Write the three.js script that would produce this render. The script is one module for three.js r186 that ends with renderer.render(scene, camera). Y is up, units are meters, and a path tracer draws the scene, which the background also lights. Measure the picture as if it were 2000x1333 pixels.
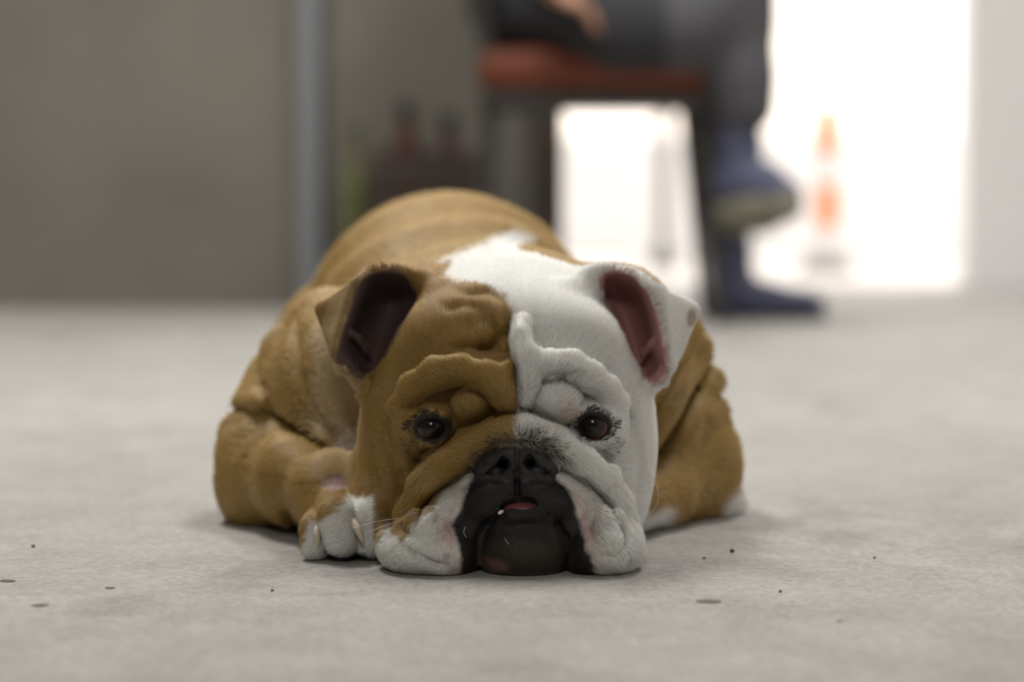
import * as THREE from 'three';
import { RectAreaLightUniformsLib } from 'three/addons/lights/RectAreaLightUniformsLib.js';
import { RoundedBoxGeometry } from 'three/addons/geometries/RoundedBoxGeometry.js';
import { mergeGeometries } from 'three/addons/utils/BufferGeometryUtils.js';

// ---------------------------------------------------------------- camera, light, exposure
const scene = new THREE.Scene();
const F = 4484, PITCH = Math.atan((666.5 - 345) / F), CAM_Y = 0.30;
const camera = new THREE.PerspectiveCamera(2 * Math.atan(666.5 / F) * 180 / Math.PI, 2000 / 1333, 0.05, 100);
camera.position.set(0, CAM_Y, 0);
camera.rotation.set(-PITCH, 0, 0);
camera.focus = 1.742;
camera.userData.fStop = 2.35;

const renderer = new THREE.WebGLRenderer();
renderer.toneMapping = THREE.LinearToneMapping;
renderer.toneMappingExposure = 1.86;
renderer.shadowMap.enabled = true;
RectAreaLightUniformsLib.init();

scene.background = new THREE.Color(0.95, 1.0, 1.08);

const sun = new THREE.DirectionalLight(0xfff1e0, 3.9);
sun.position.set(3.2, 7.5, 0.6);
sun.target.position.set(0.4, 0, -7.0);
sun.castShadow = true;
sun.shadow.camera.left = -8; sun.shadow.camera.right = 8; sun.shadow.camera.top = 8; sun.shadow.camera.bottom = -8; sun.shadow.camera.far = 30;
scene.add(sun, sun.target);

// ---------------------------------------------------------------- helpers
function rng(seed) { let a = seed >>> 0; return () => { a = (a + 0x6D2B79F5) | 0; let t = Math.imul(a ^ (a >>> 15), 1 | a); t = (t + Math.imul(t ^ (t >>> 7), 61 | t)) ^ t; return ((t ^ (t >>> 14)) >>> 0) / 4294967296; }; }
const clamp = (x, a, b) => x < a ? a : x > b ? b : x;
const lerp = (a, b, t) => a + (b - a) * t;
const sstep = (a, b, x) => { const t = clamp((x - a) / (b - a), 0, 1); return t * t * (3 - 2 * t); };
const CT = Math.cos(PITCH), ST = Math.sin(PITCH);
// a point measured on a survey chart: across, down and distance from the lens, in metres in the room
function at(px, py, depth) {
  const a = (px - 1000) / F, b = (666.5 - py) / F, s = depth / (CT + b * ST);
  return [a * s, CAM_Y + (b * CT - ST) * s, -depth];
}
const hash3 = (x, y, z) => { let h = Math.imul(x, 374761393) ^ Math.imul(y, 668265263) ^ Math.imul(z, 2147483647 ^ 0x5bd1e995); h = Math.imul(h ^ (h >>> 13), 1274126177); return ((h ^ (h >>> 16)) >>> 0) / 4294967296; };
function noise3(x, y, z) {
  const xi = Math.floor(x), yi = Math.floor(y), zi = Math.floor(z);
  let u = x - xi, v = y - yi, w = z - zi; u = u * u * (3 - 2 * u); v = v * v * (3 - 2 * v); w = w * w * (3 - 2 * w);
  const c = (i, j, k) => hash3(xi + i, yi + j, zi + k);
  return lerp(lerp(lerp(c(0, 0, 0), c(1, 0, 0), u), lerp(c(0, 1, 0), c(1, 1, 0), u), v), lerp(lerp(c(0, 0, 1), c(1, 0, 1), u), lerp(c(0, 1, 1), c(1, 1, 1), u), v), w);
}
const fbm = (x, y, z, o = 4) => { let s = 0, a = 0.5, t = 0; for (let i = 0; i < o; i++) { s += a * noise3(x, y, z); t += a; a *= 0.5; x = x * 2.03 + 7.1; y = y * 2.03 + 3.7; z = z * 2.03 + 1.3; } return s / t; };
const taken = {};
function numbered(n) { const k = taken[n] = (taken[n] ?? -1) + 1; return k ? n + '_' + String(k).padStart(3, '0') : n; }
function mesh(name, geo, mat, parent) { const m = new THREE.Mesh(geo, mat); m.name = parent ? name : numbered(name); m.castShadow = m.receiveShadow = true; (parent || scene).add(m); return m; }
function tag(o, label, category, group, kind) { o.userData.label = label; if (category) o.userData.category = category; if (group) o.userData.group = group; if (kind) o.userData.kind = kind; return o; }
function thing(name, label, category, pos = [0, 0, 0], ry = 0, group) { const g = new THREE.Group(); g.name = numbered(name); g.position.set(...pos); g.rotation.y = ry; scene.add(g); return tag(g, label, category, group); }
function struct(name, geo, mat, label) { const m = mesh(name, geo, mat); m.userData.kind = 'structure'; if (label) { m.userData.label = label; m.userData.category = name.split('_')[0]; } return m; }
function box(x0, x1, y0, y1, z0, z1) { const g = new THREE.BoxGeometry(x1 - x0, y1 - y0, z1 - z0); g.translate((x0 + x1) / 2, (y0 + y1) / 2, (z0 + z1) / 2); return metreUV(g); }
function metreUV(g) {
  const p = g.attributes.position, n = g.attributes.normal, uv = new Float32Array(p.count * 2);
  for (let i = 0; i < p.count; i++) {
    const ax = Math.abs(n.getX(i)), ay = Math.abs(n.getY(i)), az = Math.abs(n.getZ(i));
    const [u, v] = ay > ax && ay > az ? [p.getX(i), p.getZ(i)] : ax > az ? [p.getZ(i), p.getY(i)] : [p.getX(i), p.getY(i)];
    uv[2 * i] = u; uv[2 * i + 1] = v;
  }
  g.setAttribute('uv', new THREE.BufferAttribute(uv, 2)); return g;
}
function dataTex(N, fn, srgb) {   // fn(u, v) -> [r, g, b] 0..1
  const d = new Uint8Array(N * N * 4);
  for (let j = 0; j < N; j++) for (let i = 0; i < N; i++) { const c = fn(i / N, j / N), o = 4 * (j * N + i); d[o] = clamp(c[0], 0, 1) * 255; d[o + 1] = clamp(c[1], 0, 1) * 255; d[o + 2] = clamp(c[2], 0, 1) * 255; d[o + 3] = 255; }
  const t = new THREE.DataTexture(d, N, N); t.wrapS = t.wrapT = THREE.RepeatWrapping; t.magFilter = THREE.LinearFilter; t.minFilter = THREE.LinearMipmapLinearFilter; if (srgb) t.colorSpace = THREE.SRGBColorSpace; t.needsUpdate = true; return t;
}
// noise that repeats after P cells
function pnoise(u, v, P, s) {
  const x = u * P, y = v * P, xi = Math.floor(x), yi = Math.floor(y); let a = x - xi, b = y - yi; a = a * a * (3 - 2 * a); b = b * b * (3 - 2 * b);
  const c = (i, j) => hash3((xi + i) % P, (yi + j) % P, s);
  return lerp(lerp(c(0, 0), c(1, 0), a), lerp(c(0, 1), c(1, 1), a), b);
}
const pf = (u, v, P, s, o) => { let t = 0, a = 0.5, w = 0; for (let i = 0; i < o; i++) { t += a * pnoise(u, v, P, s + i); w += a; a *= 0.55; P *= 2; } return t / w; };
const std = (o) => new THREE.MeshStandardMaterial(o);

// ---------------------------------------------------------------- room
const floorTex = dataTex(2048, (u, v) => {
  const big = pf(u, v, 3, 11, 5), mid = pf(u, v, 24, 31, 4), fine = pf(u, v, 300, 51, 2), spot = pnoise(u, v, 170, 71), st = pf(u, v, 9, 91, 4);
  let k = 0.655 + (big - 0.5) * 0.10 + (mid - 0.5) * 0.10 + (fine - 0.5) * 0.13;
  if (spot > 0.955) k -= (spot - 0.955) * 3.2;
  const stain = sstep(0.68, 0.80, st) * 0.05; k -= stain;
  return [k, k * 0.982, k * 0.953];
}, true);
const floorBump = dataTex(1024, (u, v) => { const k = 0.5 * pf(u, v, 40, 131, 4) + 0.5 * pf(u, v, 256, 151, 2); return [k, k, k]; });
const floorMat = std({ map: floorTex, bumpMap: floorBump, bumpScale: 0.0012, roughness: 0.78 });
floorTex.repeat.set(0.8, 0.8); floorBump.repeat.set(2, 2);
const plasterBump = dataTex(512, (u, v) => { const k = pf(u, v, 20, 171, 5); return [k, k, k]; });
const wallTex = dataTex(512, (u, v) => { const k = 0.455 + (pf(u, v, 4, 181, 5) - 0.5) * 0.08; return [k, k * 0.965, k * 0.89]; }, true);
const wallMat = std({ map: wallTex, bumpMap: plasterBump, bumpScale: 0.001, roughness: 0.9 });
const paleMat = std({ color: new THREE.Color(0.86, 0.84, 0.83), bumpMap: plasterBump, bumpScale: 0.001, roughness: 0.9 });
const whiteWallMat = std({ color: new THREE.Color(0.86, 0.82, 0.78), bumpMap: plasterBump, bumpScale: 0.002, roughness: 0.9 });
const ceilMat = std({ color: new THREE.Color(0.74, 0.73, 0.70), roughness: 0.95 });

struct('floor', box(-3.3, 3.0, -0.12, 0, -6.35, 5.0), floorMat, 'pale grey speckled concrete floor of the garage');
struct('wall_left', box(-3.3, -3.2, 0, 3, -5.2, 5.0), wallMat, 'grey plaster side wall left of the dog');
struct('wall_right', box(2.9, 3.0, 0, 3, -6.35, 5.0), paleMat, 'pale side wall right of the dog');
struct('wall_front', box(-3.3, 3.0, 0, 3, 4.9, 5.0), wallMat, 'grey plaster wall on the near side of the room');
const xJamb = at(1095, 300, 5.2)[0], xOpen = at(1888, 300, 6.25)[0];
struct('wall_back', box(-3.3, xJamb, 0, 3, -5.35, -5.2), wallMat, 'grey plaster back wall left of the bright doorway');
struct('wall_back_right', box(xOpen, 3.0, 0, 3, -6.4, -6.25), paleMat, 'pale grey wall at the right edge beyond the doorway');
struct('ceiling', box(-3.3, 3.0, 3, 3.12, -5.5, 5.0), ceilMat, 'plain grey ceiling above the frame');
struct('ceiling_alcove', box(1.05, 3.0, 3, 3.12, -6.4, -5.5), ceilMat, 'plain grey ceiling over the alcove');
// steel post against the back wall
{
  const p = at(606, 300, 5.17), s = thing('steel_post', 'slim bluish grey vertical post against the left back wall', 'post', [p[0], 0, -5.165]);
  const m = std({ color: new THREE.Color(0.20, 0.21, 0.225), roughness: 0.6 });
  mesh('shaft', new RoundedBoxGeometry(0.05, 2.99, 0.06, 2, 0.006).translate(0, 1.5, 0), m, s);
  mesh('foot_plate', new RoundedBoxGeometry(0.09, 0.012, 0.068, 2, 0.003).translate(0, 0.006, 0.0), m, s);
}
// outdoors, sunlit
struct('ground_outside', box(-6, 6, -0.14, -0.01, -14, -6.35), std({ color: new THREE.Color(0.78, 0.73, 0.67), roughness: 0.95 }), 'sunlit ground outside the doorway');
struct('wall_outside', box(-6, 6, 0, 3.6, -9.3, -9.1), whiteWallMat, 'sunlit white wall facing the doorway');

// ceiling lamps, out of the frame
function ceilingLamp(x, z, w, l, power, label) {
  const t = thing('ceiling_lamp', label, 'lamp', [x, 3, z], 0, 'panel lamps on the ceiling');
  mesh('housing', new RoundedBoxGeometry(w + 0.06, 0.05, l + 0.06, 2, 0.01).translate(0, -0.025, 0), std({ color: 0xdddddd, roughness: 0.5 }), t);
  mesh('diffuser', new THREE.BoxGeometry(w, 0.008, l).translate(0, -0.053, 0), std({ color: 0xffffff, emissive: new THREE.Color(1, 0.98, 0.93), emissiveIntensity: 2 }), t);
  const L = new THREE.RectAreaLight(new THREE.Color(1, 0.985, 0.945), power, w, l);
  L.position.set(x, 2.935, z); L.rotation.x = -Math.PI / 2; scene.add(L);
}
ceilingLamp(-1.0, -3.2, 0.6, 1.2, 17, 'flat white ceiling panel lamp nearer the side wall with the post');
ceilingLamp(0.8, -3.2, 0.6, 1.2, 9.5, 'flat white ceiling panel lamp nearer the bright doorway');

ceilingLamp(-0.3, 2.3, 0.6, 1.2, 11, 'unseen ceiling panel lamp added as fill light at the near end of the room');  // unseen lamp, added as fill for the face of the dog

// ---------------------------------------------------------------- signed-distance sculpting
// operations are applied in order: 'add' smooth union, 'cut' smooth difference, 'ridge' pushes the skin out (or in) along a line seen from the front
class Sculpt {
  constructor() { this.ops = []; }
  push(kind, f, c, r, k) { this.ops.push({ kind, f, c, r, k }); }
  ellipsoid(c, r, k = 0.01, rot = null, kind = 'add') {
    const q = rot ? new THREE.Matrix3().setFromMatrix4(new THREE.Matrix4().makeRotationFromEuler(new THREE.Euler(rot[0], rot[1], rot[2]))).transpose().elements : null;
    const [cx, cy, cz] = c, [rx, ry, rz] = r, ix = 1 / rx, iy = 1 / ry, iz = 1 / rz;
    this.push(kind, (x, y, z) => {
      x -= cx; y -= cy; z -= cz;
      if (q) { const a = q[0] * x + q[3] * y + q[6] * z, b = q[1] * x + q[4] * y + q[7] * z, d = q[2] * x + q[5] * y + q[8] * z; x = a; y = b; z = d; }
      x *= ix; y *= iy; z *= iz; const k0 = Math.sqrt(x * x + y * y + z * z);
      x *= ix; y *= iy; z *= iz; const k1 = Math.sqrt(x * x + y * y + z * z);
      return k1 < 1e-9 ? -Math.min(rx, ry, rz) : k0 * (k0 - 1) / k1;
    }, c, Math.max(rx, ry, rz), k);
  }
  tube(pts, k = 0.01, kind = 'add') {   // [x, y, z, radius]
    for (let i = 0; i + 1 < pts.length; i++) {
      const [ax, ay, az, ra] = pts[i], [bx, by, bz, rb] = pts[i + 1], dx = bx - ax, dy = by - ay, dz = bz - az, L = dx * dx + dy * dy + dz * dz;
      this.push(kind, (x, y, z) => {
        x -= ax; y -= ay; z -= az; const t = clamp((x * dx + y * dy + z * dz) / L, 0, 1);
        x -= t * dx; y -= t * dy; z -= t * dz; return Math.sqrt(x * x + y * y + z * z) - (ra + (rb - ra) * t);
      }, [(ax + bx) / 2, (ay + by) / 2, (az + bz) / 2], Math.sqrt(L) / 2 + Math.max(ra, rb), k);
    }
  }
  ridge(pts, w, h, z0, z1, fade = 0.02) {   // pts [x, y], half width w, height h (negative: groove), between depths z0 > z1
    let lo = [1e9, 1e9], hi = [-1e9, -1e9];
    for (const p of pts) for (let a = 0; a < 2; a++) { lo[a] = Math.min(lo[a], p[a]); hi[a] = Math.max(hi[a], p[a]); }
    const seg = []; let tot = 0;
    for (let i = 0; i + 1 < pts.length; i++) { const dx = pts[i + 1][0] - pts[i][0], dy = pts[i + 1][1] - pts[i][1], l = Math.hypot(dx, dy); seg.push([pts[i][0], pts[i][1], dx, dy, l * l, tot, l]); tot += l; }
    const c = [(lo[0] + hi[0]) / 2, (lo[1] + hi[1]) / 2, (z0 + z1) / 2];
    this.ops.push({ kind: 'ridge', c, r: Math.hypot(hi[0] - lo[0], hi[1] - lo[1]) / 2 + 2.5 * w, k: 0, z0, z1, f: (x, y, z) => {
      if (z > z0 + fade || z < z1 - fade) return 0;
      let best = 1e9, bt = 0;
      for (const [ax, ay, dx, dy, L, s, l] of seg) { const ex = x - ax, ey = y - ay, t = clamp((ex * dx + ey * dy) / L, 0, 1), qx = ex - t * dx, qy = ey - t * dy, q = qx * qx + qy * qy; if (q < best) { best = q; bt = (s + t * l) / tot; } }
      const e = best / (w * w); if (e > 6) return 0;
      return -h * Math.exp(-e) * (0.35 + 0.65 * sstep(0, 0.15, bt) * sstep(1, 0.85, bt)) * sstep(z1 - fade, z1, z) * sstep(z0 + fade, z0, z);
    } });
  }
  sheet(grid, r, k, sub = 3) {          // a smooth sheet through a grid of points, with thickness
    const R = grid.length, C = grid[0].length, cr = (a, b, c, d, t) => 0.5 * (2 * b + (c - a) * t + (2 * a - 5 * b + 4 * c - d) * t * t + (3 * b - a - 3 * c + d) * t * t * t);
    const g = (i, j) => grid[clamp(i, 0, R - 1)][clamp(j, 0, C - 1)];
    const P = (u, v) => { const i = Math.min(Math.floor(u), R - 2), j = Math.min(Math.floor(v), C - 2), a = u - i, b = v - j; return [0, 1, 2].map((q) => { const row = (ii) => cr(g(ii, j - 1)[q], g(ii, j)[q], g(ii, j + 1)[q], g(ii, j + 2)[q], b); return cr(row(i - 1), row(i), row(i + 1), row(i + 2), a); }); };
    const U = (R - 1) * sub, V = (C - 1) * sub, pts = [];
    for (let i = 0; i <= U; i++) { pts.push([]); for (let j = 0; j <= V; j++) pts[i].push(P(i / sub, j / sub)); }
    const T = [], box = new THREE.Box3(); for (const q of pts.flat()) box.expandByPoint(new THREE.Vector3(...q));
    const tri = (A, B, D) => {
      const a = new THREE.Vector3(...A), b = new THREE.Vector3(...B), d = new THREE.Vector3(...D), t = new THREE.Triangle(a, b, d), c = new THREE.Vector3().add(a).add(b).add(d).divideScalar(3);
      T.push({ t, c, e: Math.max(c.distanceTo(a), c.distanceTo(b), c.distanceTo(d)) });
    };
    for (let i = 0; i < U; i++) for (let j = 0; j < V; j++) { tri(pts[i][j], pts[i + 1][j], pts[i][j + 1]); tri(pts[i + 1][j], pts[i + 1][j + 1], pts[i][j + 1]); }
    const p = new THREE.Vector3(), o = new THREE.Vector3(), m = box.getCenter(new THREE.Vector3());
    this.push('add', (x, y, z) => { p.set(x, y, z); let b = 1; for (const q of T) { if (p.distanceTo(q.c) - q.e > b) continue; q.t.closestPointToPoint(p, o); const d = o.distanceTo(p); if (d < b) b = d; } return b - r; }, [m.x, m.y, m.z], box.getSize(new THREE.Vector3()).length() / 2 + r, k);
  }
  // surface nets on a grid with given coordinates
  build(X, Y, Z, post) {
    const nx = X.length, ny = Y.length, nz = Z.length, V = new Float32Array(nx * ny * nz).fill(1), B = 8, ops = this.ops;
    for (let k = 0; k < nz; k += B) for (let j = 0; j < ny; j += B) for (let i = 0; i < nx; i += B) {
      const i1 = Math.min(i + B, nx), j1 = Math.min(j + B, ny), k1 = Math.min(k + B, nz);
      const cx = (X[i] + X[i1 - 1]) / 2, cy = (Y[j] + Y[j1 - 1]) / 2, cz = (Z[k] + Z[k1 - 1]) / 2, hx = (X[i1 - 1] - X[i]) / 2, hy = (Y[j1 - 1] - Y[j]) / 2, hz = Math.abs(Z[k1 - 1] - Z[k]) / 2, R = Math.hypot(hx, hy, hz);
      const act = []; let any = false;
      for (const o of ops) {
        const lb = o.kind === 'ridge' ? Math.hypot(cx - o.c[0], cy - o.c[1]) - o.r - Math.hypot(hx, hy) : Math.hypot(cx - o.c[0], cy - o.c[1], cz - o.c[2]) - o.r - R;
        if (lb < o.k + 0.012) { if (o.kind === 'ridge' && (lb > 0 || cz - hz > o.z0 + 0.03 || cz + hz < o.z1 - 0.03)) continue; act.push(o); if (o.kind === 'add') any = true; }
      }
      if (!any) continue;
      // far inside or outside?
      const ev = (x, y, z) => {
        let d = 1;
        for (const o of act) {
          const e = o.f(x, y, z);
          if (o.kind === 'add') { const h = o.k - Math.abs(d - e); d = Math.min(d, e); if (h > 0) d -= h * h * 0.25 / o.k; }
          else if (o.kind === 'cut') { const h = o.k - Math.abs(d + e); d = Math.max(d, -e); if (h > 0) d += h * h * 0.25 / o.k; }
          else d += e;
        }
        return post ? post(d, x, y, z) : d;
      };
      const dc = ev(cx, cy, cz);
      if (dc < -(R * 1.6 + 0.02)) { for (let c = k; c < k1; c++) for (let b = j; b < j1; b++) V.fill(-1, (c * ny + b) * nx + i, (c * ny + b) * nx + i1); continue; }
      for (let c = k; c < k1; c++) for (let b = j; b < j1; b++) for (let a = i; a < i1; a++) V[(c * ny + b) * nx + a] = ev(X[a], Y[b], Z[c]);
    }
    const id = new Int32Array(nx * ny * nz).fill(-1), pos = [], S = [1, nx, nx * ny];
    for (let k = 0; k + 1 < nz; k++) for (let j = 0; j + 1 < ny; j++) for (let i = 0; i + 1 < nx; i++) {
      const o = (k * ny + j) * nx + i; let m = 0;
      for (let q = 0; q < 8; q++) if (V[o + (q & 1) + ((q >> 1) & 1) * nx + (q >> 2) * S[2]] < 0) m |= 1 << q;
      if (m === 0 || m === 255) continue;
      let x = 0, y = 0, z = 0, n = 0;
      for (let q = 0; q < 8; q++) for (let a = 0; a < 3; a++) {
        if (q >> a & 1) continue; const r = q | 1 << a; if ((m >> q & 1) === (m >> r & 1)) continue;
        const oq = o + (q & 1) + ((q >> 1) & 1) * nx + (q >> 2) * S[2], v0 = V[oq], v1 = V[oq + S[a]], t = v0 / (v0 - v1);
        let fx = q & 1, fy = q >> 1 & 1, fz = q >> 2; if (a === 0) fx = t; else if (a === 1) fy = t; else fz = t;
        x += fx; y += fy; z += fz; n++;
      }
      id[o] = pos.length / 3; x /= n; y /= n; z /= n;
      pos.push(lerp(X[i], X[i + 1], x), lerp(Y[j], Y[j + 1], y), lerp(Z[k], Z[k + 1], z));
    }
    const idx = [], flip = Z[1] < Z[0];
    for (let k = 1; k + 1 < nz; k++) for (let j = 1; j + 1 < ny; j++) for (let i = 1; i + 1 < nx; i++) {
      const o = (k * ny + j) * nx + i, s = V[o] < 0;
      for (let a = 0; a < 3; a++) {
        if (s === (V[o + S[a]] < 0)) continue; const b = S[(a + 1) % 3], c = S[(a + 2) % 3];
        const q0 = id[o], q1 = id[o - b], q2 = id[o - b - c], q3 = id[o - c]; if (q0 < 0 || q1 < 0 || q2 < 0 || q3 < 0) continue;
        if (s !== flip) idx.push(q0, q1, q2, q0, q2, q3); else idx.push(q0, q2, q1, q0, q3, q2);
      }
    }
    const g = new THREE.BufferGeometry(); g.setAttribute('position', new THREE.Float32BufferAttribute(pos, 3)); g.setIndex(idx);
    // one light smoothing pass against grid steps
    const n = pos.length / 3, acc = new Float32Array(pos.length), cnt = new Uint16Array(n);
    for (let t = 0; t < idx.length; t += 3) for (let e = 0; e < 3; e++) { const a = idx[t + e], b = idx[t + (e + 1) % 3]; for (let q = 0; q < 3; q++) { acc[3 * a + q] += pos[3 * b + q]; acc[3 * b + q] += pos[3 * a + q]; } cnt[a]++; cnt[b]++; }
    const P = g.attributes.position.array; for (let i = 0; i < n; i++) if (cnt[i]) for (let q = 0; q < 3; q++) P[3 * i + q] = lerp(P[3 * i + q], acc[3 * i + q] / cnt[i], 0.5);
    g.computeVertexNormals(); return g;
  }
}
const range = (a, b, s) => { const r = []; const n = Math.ceil(Math.abs(b - a) / s); for (let i = 0; i <= n; i++) r.push(a + (b - a) * i / n); return r; };

// ---------------------------------------------------------------- the bulldog
const D0 = 1.717;                                    // distance of the nose
const H = (px, py, dz) => at(px, py, D0 + dz);      // a point of the head, dz metres behind the nose
const Hr = (px, py, dz, r) => [...at(px, py, D0 + dz), r];
const H2 = (list, dz) => list.map(([x, y]) => at(x, y, D0 + dz).slice(0, 2));
const dogS = new Sculpt();
{
  const S = dogS;
  // trunk: rump, ribs, chest, neck
  S.ellipsoid(at(850, 650, 2.52), [0.132, 0.118, 0.15], 0.04);
  S.ellipsoid([-0.063, 0.142, -2.30], [0.140, 0.137, 0.24], 0.04);
  S.ellipsoid([-0.028, 0.115, -2.10], [0.162, 0.115, 0.13], 0.045);
  S.ellipsoid(at(985, 700, 1.97), [0.115, 0.095, 0.12], 0.05);
  S.ellipsoid(at(720, 800, 2.0), [0.09, 0.10, 0.09], 0.04);
  S.ellipsoid(at(1200, 820, 2.02), [0.08, 0.09, 0.09], 0.04);
  // hind legs folded at the sides, tail stub
  S.ellipsoid([-0.20, 0.09, -2.52], [0.065, 0.09, 0.13], 0.03); S.ellipsoid([0.085, 0.085, -2.53], [0.06, 0.085, 0.13], 0.03);
  S.tube([[-0.22, 0.03, -2.50, 0.03], [-0.22, 0.022, -2.33, 0.024]], 0.02); S.tube([[0.115, 0.03, -2.50, 0.03], [0.12, 0.022, -2.33, 0.024]], 0.02);
  S.tube([[-0.07, 0.17, -2.66, 0.022], [-0.075, 0.16, -2.70, 0.012]], 0.02);
  // near foreleg (picture left): upper arm, elbow, forearm, wrist
  S.tube([[...at(585, 775, 2.05), 0.050], [...at(545, 860, 2.01), 0.046], [...at(528, 945, 1.985), 0.040]], 0.02);
  S.ellipsoid(at(490, 945, 1.99), [0.025, 0.040, 0.035], 0.018);
  S.tube([[...at(528, 930, 1.985), 0.040], [...at(595, 938, 1.92), 0.037], [...at(655, 965, 1.855), 0.029], [...at(668, 1015, 1.825), 0.026]], 0.018);
  // skin rolls over the shoulder
  S.tube([[...at(560, 690, 2.03), 0.021], [...at(574, 762, 2.0), 0.028], [...at(625, 825, 1.98), 0.022], [...at(672, 850, 1.955), 0.012]], 0.005);
  S.tube([[...at(640, 640, 2.03), 0.032], [...at(660, 740, 1.985), 0.036], [...at(705, 850, 1.94), 0.030]], 0.016);
  S.tube([[...at(476, 812, 2.00), 0.008], [...at(520, 800, 1.975), 0.011], [...at(570, 815, 1.965), 0.009]], 0.012);
  // paw and toes
  S.ellipsoid(at(664, 1055, 1.812), [0.029, 0.021, 0.03], 0.010);
  S.tube([[...at(632, 1012, 1.810), 0.0105], [...at(616, 1032, 1.788), 0.0105], [...at(615, 1068, 1.783), 0.0095]], 0.002);
  S.tube([[...at(655, 985, 1.815), 0.0140], [...at(660, 1010, 1.780), 0.0145], [...at(668, 1055, 1.773), 0.0120]], 0.002);
  S.tube([[...at(705, 985, 1.818), 0.0140], [...at(716, 1015, 1.786), 0.0135], [...at(722, 1060, 1.780), 0.0115]], 0.002);
  S.tube([[...at(738, 1005, 1.83), 0.012], [...at(750, 1035, 1.805), 0.011], [...at(752, 1068, 1.80), 0.009]], 0.002);
  // far foreleg (picture right)
  S.ellipsoid(at(1268, 775, 2.07), [0.046, 0.082, 0.08], 0.02);
  S.tube([[...at(1302, 800, 2.06), 0.040], [...at(1328, 895, 2.035), 0.044], [...at(1335, 925, 2.03), 0.043]], 0.02);
  S.ellipsoid(at(1378, 905, 2.03), [0.025, 0.034, 0.035], 0.018);
  S.tube([[...at(1330, 930, 2.02), 0.040], [...at(1280, 960, 1.96), 0.028], [...at(1215, 985, 1.90), 0.024]], 0.015);
  S.tube([[...at(1370, 985, 2.02), 0.018], [...at(1425, 985, 2.03), 0.013]], 0.01);
  S.tube([[...at(1250, 860, 1.985), 0.017], [...at(1312, 765, 2.0), 0.021], [...at(1342, 685, 2.03), 0.018], [...at(1315, 635, 2.06), 0.018]], 0.008);
  S.tube([[...at(1235, 800, 1.97), 0.014], [...at(1290, 710, 1.985), 0.018], [...at(1330, 645, 2.01), 0.016]], 0.010);
  S.tube([[...at(1350, 770, 2.0), 0.010], [...at(1382, 748, 2.03), 0.013]], 0.010);
  S.tube([[...at(1365, 815, 2.0), 0.010], [...at(1390, 806, 2.03), 0.013]], 0.010);

  // skull and cheeks
  S.ellipsoid(H(998, 718, 0.172), [0.084, 0.078, 0.100], 0.03);
  S.ellipsoid(H(1000, 810, 0.145), [0.094, 0.085, 0.085], 0.03);
  S.ellipsoid(H(790, 870, 0.128), [0.036, 0.075, 0.060], 0.02);
  S.ellipsoid(H(1192, 865, 0.128), [0.036, 0.078, 0.060], 0.02);
  S.ellipsoid(H(772, 985, 0.115), [0.024, 0.048, 0.05], 0.015);
  S.ellipsoid(H(1195, 965, 0.115), [0.022, 0.045, 0.05], 0.015);
  S.ellipsoid(H(800, 625, 0.225), [0.05, 0.045, 0.055], 0.02); S.ellipsoid(H(1200, 625, 0.225), [0.05, 0.045, 0.055], 0.02);
  // forehead masses, cut by a furrow down the middle
  S.ellipsoid(H(900, 672, 0.106), [0.048, 0.036, 0.036], 0.04);
  S.ellipsoid(H(1000, 612, 0.165), [0.068, 0.030, 0.060], 0.035);
  S.ellipsoid(H(1100, 676, 0.104), [0.042, 0.032, 0.034], 0.035);
  // muzzle
  S.ellipsoid(H(1003, 985, 0.098), [0.088, 0.055, 0.055], 0.015);
  S.ellipsoid(H(1003, 890, 0.082), [0.060, 0.045, 0.045], 0.02);
  // eyelid bulges
  S.ellipsoid(H(840, 830, 0.074), [0.027, 0.028, 0.022], 0.008);
  S.ellipsoid(H(925, 790, 0.056), [0.0165, 0.0125, 0.016], 0.007, [0, 0, 0.35]);
  S.ellipsoid(H(1158, 830, 0.074), [0.027, 0.028, 0.022], 0.008);
  S.ellipsoid(H(1085, 785, 0.056), [0.019, 0.018, 0.018], 0.008, [0, 0, -0.35]);
  // brow folds
  S.tube([Hr(772, 850, 0.083, 0.006), Hr(785, 800, 0.070, 0.0085), Hr(812, 757, 0.056, 0.0095), Hr(855, 730, 0.046, 0.0100), Hr(905, 720, 0.040, 0.0100), Hr(950, 735, 0.036, 0.0095), Hr(980, 760, 0.036, 0.0100), Hr(992, 790, 0.038, 0.0085)], 0.006);
  S.tube([Hr(1000, 715, 0.040, 0.006), Hr(980, 745, 0.038, 0.008)], 0.005);
  S.tube([Hr(1018, 640, 0.058, 0.0085), Hr(1012, 668, 0.047, 0.0105), Hr(1024, 700, 0.040, 0.0105), Hr(1028, 742, 0.038, 0.0085), Hr(1022, 785, 0.042, 0.006)], 0.005);
  S.tube([Hr(1030, 728, 0.039, 0.0095), Hr(1070, 708, 0.040, 0.0095), Hr(1112, 716, 0.045, 0.0095), Hr(1150, 736, 0.052, 0.0090), Hr(1180, 760, 0.062, 0.0085), Hr(1204, 795, 0.072, 0.0085), Hr(1213, 840, 0.082, 0.008), Hr(1204, 900, 0.085, 0.008)], 0.006);
  S.tube([Hr(772, 845, 0.085, 0.007), Hr(780, 890, 0.080, 0.007), Hr(800, 930, 0.072, 0.007)], 0.008);
  S.tube([Hr(735, 900, 0.105, 0.010), Hr(742, 960, 0.085, 0.010), Hr(752, 1010, 0.068, 0.009), Hr(760, 1045, 0.055, 0.008)], 0.008);
  S.tube([Hr(838, 985, 0.046, 0.007), Hr(800, 1010, 0.052, 0.008), Hr(785, 1050, 0.055, 0.007)], 0.007);
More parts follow.
